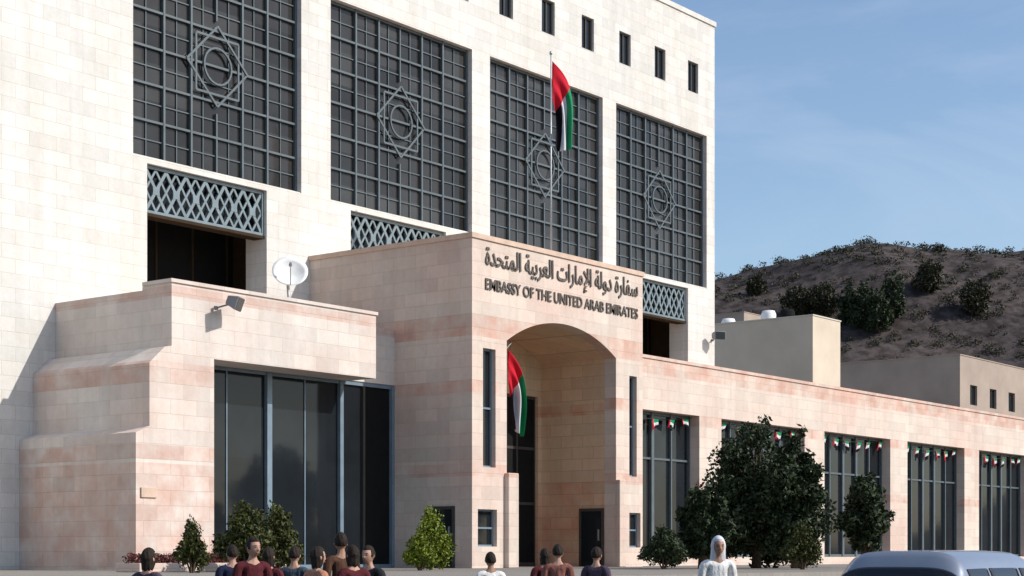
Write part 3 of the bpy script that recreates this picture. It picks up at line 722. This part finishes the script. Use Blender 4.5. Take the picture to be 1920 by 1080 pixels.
def head_mesh(c, yaw, pitch=0.0, grow=0.0, hair=None):
    """face looks along -Y before the yaw; half width 0.075, half depth 0.098, half height 0.118"""
    v = []; f = []; nu, nv_ = 40, 28
    for j in range(nv_+1):
        ph = math.pi*j/nv_; zc = math.cos(ph); rr_ = math.sin(ph)
        for i in range(nu):
            a = 2*math.pi*i/nu; dx, dy = math.sin(a), -math.cos(a)      # i=0 is the face direction
            wx, wy = 0.076, 0.097
            jaw = max(0, -zc); front = max(0, -dy)
            wx *= 1-0.30*jaw*jaw-0.06*jaw; wy *= 1-0.28*jaw*(1-front)
            x, y, z = wx*rr_*dx, wy*rr_*dy, 0.118*zc
            if hair is None:
                if front > 0.5:
                    y += 0.006*math.exp(-((z-0.0)/0.02)**2)*(math.exp(-((abs(x)-0.031)/0.014)**2))      # eye sockets
                    y -= 0.022*math.exp(-((z+0.028)/0.016)**2)*math.exp(-(x/0.013)**2)                 # nose
                    y -= 0.009*math.exp(-((z+0.005)/0.022)**2)*math.exp(-(x/0.008)**2)
                    y -= 0.006*math.exp(-((z+0.062)/0.009)**2)*math.exp(-(x/0.022)**2)                 # lips
                    y -= 0.006*math.exp(-((z+0.098)/0.014)**2)*math.exp(-(x/0.02)**2)                  # chin
                    y -= 0.005*math.exp(-((z-0.022)/0.010)**2)                                        # brow
            else:
                g_ = grow
                keep = dy > -0.45 or z > 0.065
                if not keep: g_ = -0.012
                if z < -0.02-(0.1 if hair == 'long' else 0.03)*max(0, dy) and hair == 'short': g_ = -0.012
                k_ = 1+g_/0.09; x *= k_; y *= k_; z *= k_
                nz_ = mnoise.noise(Vector((dx*4+yaw*7, dy*4, zc*3)))
                if hair != 'cloth' and keep: q_ = 1+0.09*nz_+0.03*math.sin(a*13+zc*4); x *= q_; y *= q_; z *= 1+0.05*nz_
                if hair in ('long', 'cloth') and z < -0.01 and keep:
                    dn_ = min(1, (-z-0.01)/0.09); L_ = 0.085 if hair == 'long' else 0.15
                    z -= L_*dn_*(1+0.35*nz_); fl_ = 1+(0.12 if hair == 'long' else 0.75)*dn_*dn_
                    if zc < -0.6:
                        k2 = 0.62/max(rr_, 0.2); x *= k2; y = y*k2
                    x *= fl_*(1+0.05*math.sin(a*9)*dn_); y = y*fl_*0.9+0.018*dn_
            v.append((x, y, z))
    for j in range(nv_):
        for i in range(nu):
            i2 = (i+1) % nu; f.append((j*nu+i, j*nu+i2, (j+1)*nu+i2, (j+1)*nu+i))
    me = bpy.data.meshes.new('t'); me.from_pydata(v, [], f)
    bm = bmesh.new(); bm.from_mesh(me)
    if hair is None:
        for sx in (-1, 1):
            r_ = bmesh.ops.create_icosphere(bm, subdivisions=2, radius=0.03)
            for q in r_['verts']: q.co = Vector((q.co.x*0.35+sx*0.078, q.co.y*0.7+0.008, q.co.z*1.05-0.01))
    bmesh.ops.remove_doubles(bm, verts=bm.verts, dist=1e-5); bmesh.ops.recalc_face_normals(bm, faces=bm.faces)
    bm.transform(Matrix.Translation(c) @ Matrix.Rotation(yaw, 4, 'Z') @ Matrix.Rotation(pitch, 4, 'X'))
    bm.to_mesh(me); bm.free(); return me
M['skin'] = simple('warm_skin', (0.42, 0.24, 0.17), 0.6, 0.35, var=0.06)
M['skin2'] = simple('tan_skin', (0.30, 0.165, 0.105), 0.6, 0.35, var=0.06)
M['hair'] = simple('dark_hair', (0.022, 0.015, 0.011), 0.75, 0.2, var=0.4, scale=60)
M['lips'] = simple('muted_lips', (0.20, 0.07, 0.06), 0.5, 0.3)
M['eye'] = simple('dark_eye', (0.02, 0.015, 0.012), 0.2, 0.5)
def person(label, px, d, height, rz, shirt, trousers, skin='skin', hair='short', yaw=0.0, raise_l=0.0, raise_r=0.0, stance=0.0, robe=False, haircol='hair', seed=0):
    loc = W(px, d, 0.004); t = thing('person', label, 'person', loc, rz)
    sc = height/1.75
    V = lambda x, y, z: (x*sc, y*sc, z*sc)
    N = []; E_ = []
    def add(p, r_, par=None):
        N.append((V(*p), tuple(q*sc for q in r_) if isinstance(r_, tuple) else r_*sc)); 
        if par is not None: E_.append((par, len(N)-1))
        return len(N)-1
    pel = add((0, 0, 0.95), (0.15, 0.105)); wa = add((0, 0.005, 1.10), (0.125, 0.09), pel); ch = add((0, 0.0, 1.30), (0.155, 0.105), wa)
    nb_ = add((0, 0.012, 1.44), (0.085, 0.07), ch); nk = add((0, 0.0, 1.51), 0.054, nb_); add((0, -0.005, 1.60), 0.05, nk)
    arms = {}
    for sx, rs_ in ((-1, raise_l), (1, raise_r)):
        sh = add((sx*0.185, 0.01, 1.41), 0.058, nb_)
        ang = 0.12+rs_; el_ = (sx*(0.185+0.29*math.sin(ang)), 0.02-0.08*rs_, 1.41-0.29*math.cos(ang))
        e = add(el_, 0.042, sh)
        fb = 0.25+1.3*rs_; wr = (el_[0]-sx*0.06*rs_, el_[1]-0.25*math.sin(fb), el_[2]-0.25*math.cos(fb))
        w_ = add(wr, 0.027, e); arms[sx] = (sh, e, w_)
        dn = Vector((0, -math.sin(fb+0.15), -math.cos(fb+0.15))); sd_ = Vector((0, -math.cos(fb), math.sin(fb)))
        pm = Vector(wr)+dn*0.06; p_ = add(tuple(pm), (0.022, 0.035), w_)
        for k_, (o_, L_) in enumerate(((-0.028, 0.068), (-0.009, 0.078), (0.010, 0.073), (0.028, 0.056))):
            b0 = pm+dn*0.035+sd_*(-o_); k0 = add(tuple(b0), 0.0095, p_)
            k1 = add(tuple(b0+dn*L_*0.55-Vector((sx*0.012, 0, 0))), 0.0085, k0); add(tuple(b0+dn*L_-Vector((sx*0.03, 0, 0))), 0.0075, k1)
        tb_ = Vector(wr)+dn*0.03+sd_*0.035; q0 = add(tuple(tb_), 0.011, w_); add(tuple(tb_+dn*0.045+sd_*0.018), 0.009, q0)
    legs = {}
    for sx in (-1, 1):
        st_ = stance*sx
        hp = add((sx*0.095, 0, 0.88), 0.085, pel); kn = add((sx*0.105, -0.02-0.10*st_, 0.49), 0.056, hp); an = add((sx*0.11, 0.02-0.20*st_, 0.09), 0.036, kn)
        to = add((sx*0.125, -0.10-0.20*st_, 0.04), (0.04, 0.028), an); legs[sx] = (hp, kn, an, to)
    base = skin_mesh(N, E_, pel)
    hc = Vector(V(0, -0.02, 1.635))
    S = Matrix.Scale(sc, 4)
    hm_ = head_mesh(Vector((0, 0, 0)), yaw); hm_.transform(Matrix.Translation(hc) @ S)
    body = join_remesh([base, hm_], 0.0085)
    body.materials.clear(); body.materials.append(M[skin])
    bo = bpy.data.objects.new('body', body); col.objects.link(bo); bo.parent = t
    # clothing shells
    def shell(name, idx, extra, mat, ends):
        mp = {}; nn = []
        for i in idx:
            r_ = N[i][1]; ex = extra[i] if isinstance(extra, dict) else extra
            nn.append((N[i][0], tuple(q+ex for q in r_) if isinstance(r_, tuple) else r_+ex)); mp[i] = len(nn)-1
        ee = [(mp[a], mp[b]) for a, b in E_ if a in mp and b in mp]
        me = skin_mesh(nn, ee, 0); me = join_remesh([me], 0.012)
        me.materials.clear(); me.materials.append(mat)
        o = bpy.data.objects.new(name, me); col.objects.link(o); o.parent = t; return o
    a_ = [arms[-1][0], arms[-1][1], arms[1][0], arms[1][1]] + [arms[-1][2], arms[1][2]]
    shell('shirt', [pel, wa, ch, nb_]+a_, 0.016, shirt, None)
    if robe:
        rm = MB(); rm.lathe([(0.17*sc, 0.98*sc), (0.20*sc, 0.6*sc), (0.25*sc, 0.12*sc), (0.24*sc, 0.11*sc)], n=24); rm.build('robe', shirt, t, smooth=True)
    else:
        shell('trousers', [pel]+[i for sx in (-1, 1) for i in legs[sx][:3]], 0.013, trousers, None)
    for sx in (-1, 1):
        an, to = legs[sx][2], legs[sx][3]
        me = skin_mesh([(N[an][0][:2]+(0.055*sc,), 0.045*sc), (N[to][0], (0.046*sc, 0.036*sc))], [(0, 1)], 0); me.materials.clear(); me.materials.append(M['black'])
        o = bpy.data.objects.new('shoe', me); col.objects.link(o); o.parent = t
    if hair:
        h_ = head_mesh(Vector((0, 0, 0)), yaw, grow=0.013 if hair != 'cloth' else 0.02, hair=hair); h_.transform(Matrix.Translation(hc) @ S)
        h_.materials.clear(); h_.materials.append(M[haircol] if haircol in M else haircol)
        for p in h_.polygons: p.use_smooth = True
        o = bpy.data.objects.new('headscarf' if hair == 'cloth' else 'hair', h_); col.objects.link(o); o.parent = t
    for sx in (-1, 1):
        em = MB(); em.lathe([(0.001, -0.010), (0.011, -0.005), (0.011, 0.005), (0.001, 0.010)], n=10)
        em.v = [tuple(Matrix.Translation(hc) @ S @ Matrix.Rotation(yaw, 4, 'Z') @ Vector((sx*0.031+p[0], -0.083+p[1]*0.7, 0.001+p[2]*0.6))) for p in em.v]
        em.build('eye', M['eye'], t, smooth=True)
        bm_ = MB().box(sx*0.033-0.016, sx*0.033+0.016, -0.094, -0.078, 0.022, 0.029)
        bm_.v = [tuple(Matrix.Translation(hc) @ S @ Matrix.Rotation(yaw, 4, 'Z') @ Vector(p)) for p in bm_.v]; bm_.build('eyebrow', M['eye'], t)
    mo_ = MB().box(-0.021, 0.021, -0.096, -0.08, -0.068, -0.058)
    mo_.v = [tuple(Matrix.Translation(hc) @ S @ Matrix.Rotation(yaw, 4, 'Z') @ Vector(p)) for p in mo_.v]; mo_.build('mouth', M['lips'], t)
    return t
def cloth(name, c):
    k = NB(name, 0.88, 0.12); f_ = k.noise(k.pos(), 9, 4)
    k.l(k.ramp(f_, [(0.3, tuple(x*0.75 for x in c)), (0.7, tuple(x*1.25 for x in c))]), k.b.inputs['Base Color'])
    mp = k.n('ShaderNodeMapping'); mp.inputs['Scale'].default_value = (9, 9, 3.5); k.l(k.pos(), mp.inputs[0])
    k.bump(k.noise(mp.outputs[0], 1.0, 3), 0.9, 0.04); return k.m
maroon = cloth('maroon_cloth', (0.085, 0.018, 0.022)); navy = cloth('navy_cloth', (0.018, 0.022, 0.05)); charcoal = cloth('charcoal_cloth', (0.022, 0.022, 0.025))
slate = cloth('slate_cloth', (0.06, 0.08, 0.10)); brown = cloth('brown_cloth', (0.08, 0.04, 0.025)); purple = cloth('purple_grey_cloth', (0.07, 0.05, 0.075)); tan = cloth('orange_tan_cloth', (0.42, 0.19, 0.12))
denim = cloth('denim', (0.04, 0.06, 0.11)); whitec = cloth('white_cotton', (0.72, 0.70, 0.66)); rose = cloth('rose_brown_cloth', (0.22, 0.09, 0.07))
away = TH-math.pi/2+math.pi      # facing away from the viewpoint
front = TH-math.pi/2
person('person in a maroon top facing the street below the wide olive bush', 474, 21.0, 1.80, front+0.5, maroon, charcoal, yaw=0.3, stance=0.3)
person('person in a navy top with back turned, leftmost of the group below the pavilion window', 436, 24.0, 1.72, away+0.3, navy, charcoal, hair='short')
person('person in a dark red top with back turned, just right of the one in maroon', 503, 23.0, 1.68, away-0.3, maroon, navy, hair='long')
person('person in slate blue with back turned, left of the orange top', 552, 23.5, 1.70, away-0.2, slate, denim, stance=0.4)
person('person in an orange top with long hair in the middle of the group', 594, 20.5, 1.68, away-0.9, tan, navy, hair='long', raise_r=0.25)
person('tallest person of the group, in a brown jacket and with short hair', 640, 23.0, 1.88, away+0.5, brown, charcoal, skin='skin2', yaw=-0.3)
person('person in a dark red top with long dark hair, right of the tallest one', 662, 21.0, 1.70, away+0.6, maroon, denim, hair='long')
person('person in charcoal facing the street at the right end of the group', 692, 22.0, 1.70, front-0.5, charcoal, charcoal, stance=0.3)
person('person in purple grey standing alone before the pale pavilion pillar', 277, 19.5, 1.66, away-0.5, purple, charcoal, hair='long')
person('person in white standing in front of the left pier of the arch', 920, 24.5, 1.62, away+0.2, whitec, whitec, skin='skin2', hair='short')
person('person in a rose brown top walking towards the arch', 1046, 26.0, 1.74, away, rose, charcoal, hair='short', stance=0.8)
person('person in a maroon top walking just left of the one in rose brown', 1022, 27.0, 1.68, away+0.2, maroon, charcoal, hair='long', stance=-0.6)
person('person in purple grey before the small door inside the arch', 1118, 26.0, 1.70, away-0.4, purple, navy, hair='short')
person('person wearing a white headscarf and white robe in front of the dark trees', 1346, 22.5, 1.82, front+0.15, whitec, whitec, skin='skin2', hair='cloth', haircol='white_cloth', robe=True)

# ------------------------------------------------------------------ parked car
pm_ = NB('silver_blue_paint', 0.28, 0.5, 0.35); pm_.b.inputs['Coat Weight'].default_value = 0.6
pm_.l(pm_.ramp(pm_.noise(pm_.pos(), 2.0), [(0.3, (0.24, 0.27, 0.33)), (0.7, (0.28, 0.31, 0.37))]), pm_.b.inputs['Base Color']); M['paint'] = pm_.m
M['rubber'] = simple('black_rubber', (0.02, 0.02, 0.02), 0.8, 0.2); M['carglass'] = glass('car_glass', (0.012, 0.013, 0.018), 0.1, 0.04, 0.5)
M['lamp_red'] = simple('red_lamp', (0.35, 0.01, 0.01), 0.2, 0.5); M['lamp_clear'] = simple('clear_lamp', (0.7, 0.7, 0.7), 0.1, 0.6)
cx_, cy_, _ = W(1668, 19.0)
car = thing('parked_car', 'silver blue estate car with dark windows parked at the lower right corner', 'car', (cx_, cy_, 0.0), 0.0)
def panel(mb, P, u0, u1, t0, t1, off=0.004, th=0.006):
    """thin panel on the bilinear face P (4 corners) between parameters"""
    P = [Vector(p) for p in P]; nrm = (P[1]-P[0]).cross(P[3]-P[0]).normalized()
    def B(u, t): return (P[0]*(1-u)+P[1]*u)*(1-t)+(P[3]*(1-u)+P[2]*u)*t
    c4 = [B(u0, t0), B(u1, t0), B(u1, t1), B(u0, t1)]
    a = [p+nrm*off for p in c4]; b = [p+nrm*(off+th) for p in c4]
    mb.quad(*b); mb.quad(*reversed(a))
    for k_ in range(4): j_ = (k_+1) % 4; mb.quad(a[k_], a[j_], b[j_], b[k_])
bp = MB()
def arch_pts(xc, r_=0.37, n=9): return [(xc-r_*math.cos(math.pi*k_/n), 0.30+r_*math.sin(math.pi*k_/n)) for k_ in range(n+1)]
prof = [(0.02, 0.32)]+arch_pts(0.86)+arch_pts(3.50)+[(4.36, 0.30), (4.45, 0.50), (4.40, 0.78), (4.20, 0.92), (3.25, 1.02), (0.10, 1.02), (0.0, 0.85), (-0.04, 0.55)]
bp.prism(prof, 'y', -0.88, 0.88)
body = bev(bp.build('body', M['paint'], car, smooth=False), 0.05, 3)
def frustum(x0, x1, X0_, X1_, y0, y1, z0, z1):
    lo_ = [(x0, -y0, z0), (x1, -y0, z0), (x1, y0, z0), (x0, y0, z0)]; hi_ = [(X0_, -y1, z1), (X1_, -y1, z1), (X1_, y1, z1), (X0_, y1, z1)]
    return lo_, hi_
def smooth_(t): t = min(1, max(0, t)); return t*t*(3-2*t)
def roof_z(x):
    r_ = 1.655-0.018*((x-1.4)/1.1)**2
    return 0.99+(r_-0.99)*min(1.0, max(0, (x-0.02)/0.34))**0.55*min(1.0, max(0, (3.42-x)/1.10))**0.72
def cab(x, ph, off=0.0):
    zr = roof_z(x); c_, s_ = math.cos(ph), math.sin(ph); hwd = 0.70+0.14*(1-smooth_((zr-0.99)/0.66))
    e_ = 0.42; zf = abs(s_)**e_; yy = (hwd+0.15*(1-zf))*math.copysign(abs(c_)**e_, c_)
    return (x, -yy*(1+off/0.8), 0.985+(zr-0.985)*zf+off*zf)
def patch(xs_, phs, off=0.0):
    m_ = MB(); P = [[cab(x, p, off) for p in phs] for x in xs_]
    for a_ in range(len(xs_)-1):
        for b_ in range(len(phs)-1): m_.quad(P[a_][b_], P[a_+1][b_], P[a_+1][b_+1], P[a_][b_+1])
    return m_
lin = lambda a_, b_, n_: [a_+(b_-a_)*k_/n_ for k_ in range(n_+1)]
patch(lin(0.02, 3.42, 60), lin(0.0, math.pi, 48)).build('cabin', M['paint'], car, smooth=True)
pl0, pl1 = 0.008, 0.42
for nm, xs_, ps in [('side_window', lin(a_, b_, 10), q_) for a_, b_ in ((0.42, 0.98), (1.04, 1.86), (1.93, 2.72)) for q_ in (lin(pl0, pl1, 14), lin(math.pi-pl1, math.pi-pl0, 14))] + [('rear_window', lin(0.045, 0.21, 10), lin(0.62, math.pi-0.62, 20)), ('windscreen', lin(2.55, 3.32, 12), lin(0.62, math.pi-0.62, 20))]:
    g_ = patch(xs_, ps, 0.006).build(nm, M['carglass'], car, smooth=True); q2 = g_.modifiers.new('thick', 'SOLIDIFY'); q2.thickness = 0.005; q2.offset = -1
for sy in (-1, 1):
    bev(MB().box(3.0, 3.12, min(sy*0.90, sy*1.04), max(sy*0.90, sy*1.04), 1.02, 1.15).build('wing_mirror', M['paint'], car), 0.03)
    bev(MB().box(-0.06, 0.06, min(sy*0.62, sy*0.885), max(sy*0.62, sy*0.885), 0.72, 0.98).build('tail_light', M['lamp_red'], car), 0.02)
    bev(MB().box(4.28, 4.44, min(sy*0.55, sy*0.87), max(sy*0.55, sy*0.87), 0.66, 0.80).build('headlight', M['lamp_clear'], car), 0.02)
    for x in (1.45, 2.4): bev(MB().box(x, x+0.17, min(sy*0.885, sy*0.905), max(sy*0.885, sy*0.905), 0.88, 0.91).build('door_handle', M['paint'], car), 0.005)
    for x in (0.86, 3.50):
        wm = MB(); wm.lathe([(0.20, -0.09), (0.30, -0.10), (0.325, -0.07), (0.325, 0.07), (0.30, 0.10), (0.20, 0.09)], n=28)
        wv_ = wm.build('wheel', M['rubber'], car, smooth=True); wv_.location = (x, sy*0.80, 0.325); wv_.rotation_euler = (R(90), 0, 0)
        rm_ = MB(); rm_.lathe([(0.05, -0.06), (0.20, -0.085), (0.205, 0.085), (0.05, 0.06)], n=24); rm_.build('rim', M['steel'], wv_, smooth=True)
bev(MB().box(-0.10, -0.03, -0.84, 0.84, 0.38, 0.56).build('rear_bumper', M['greyp'], car), 0.02)
bev(MB().box(4.44, 4.50, -0.80, 0.80, 0.36, 0.54).build('front_bumper', M['greyp'], car), 0.02)
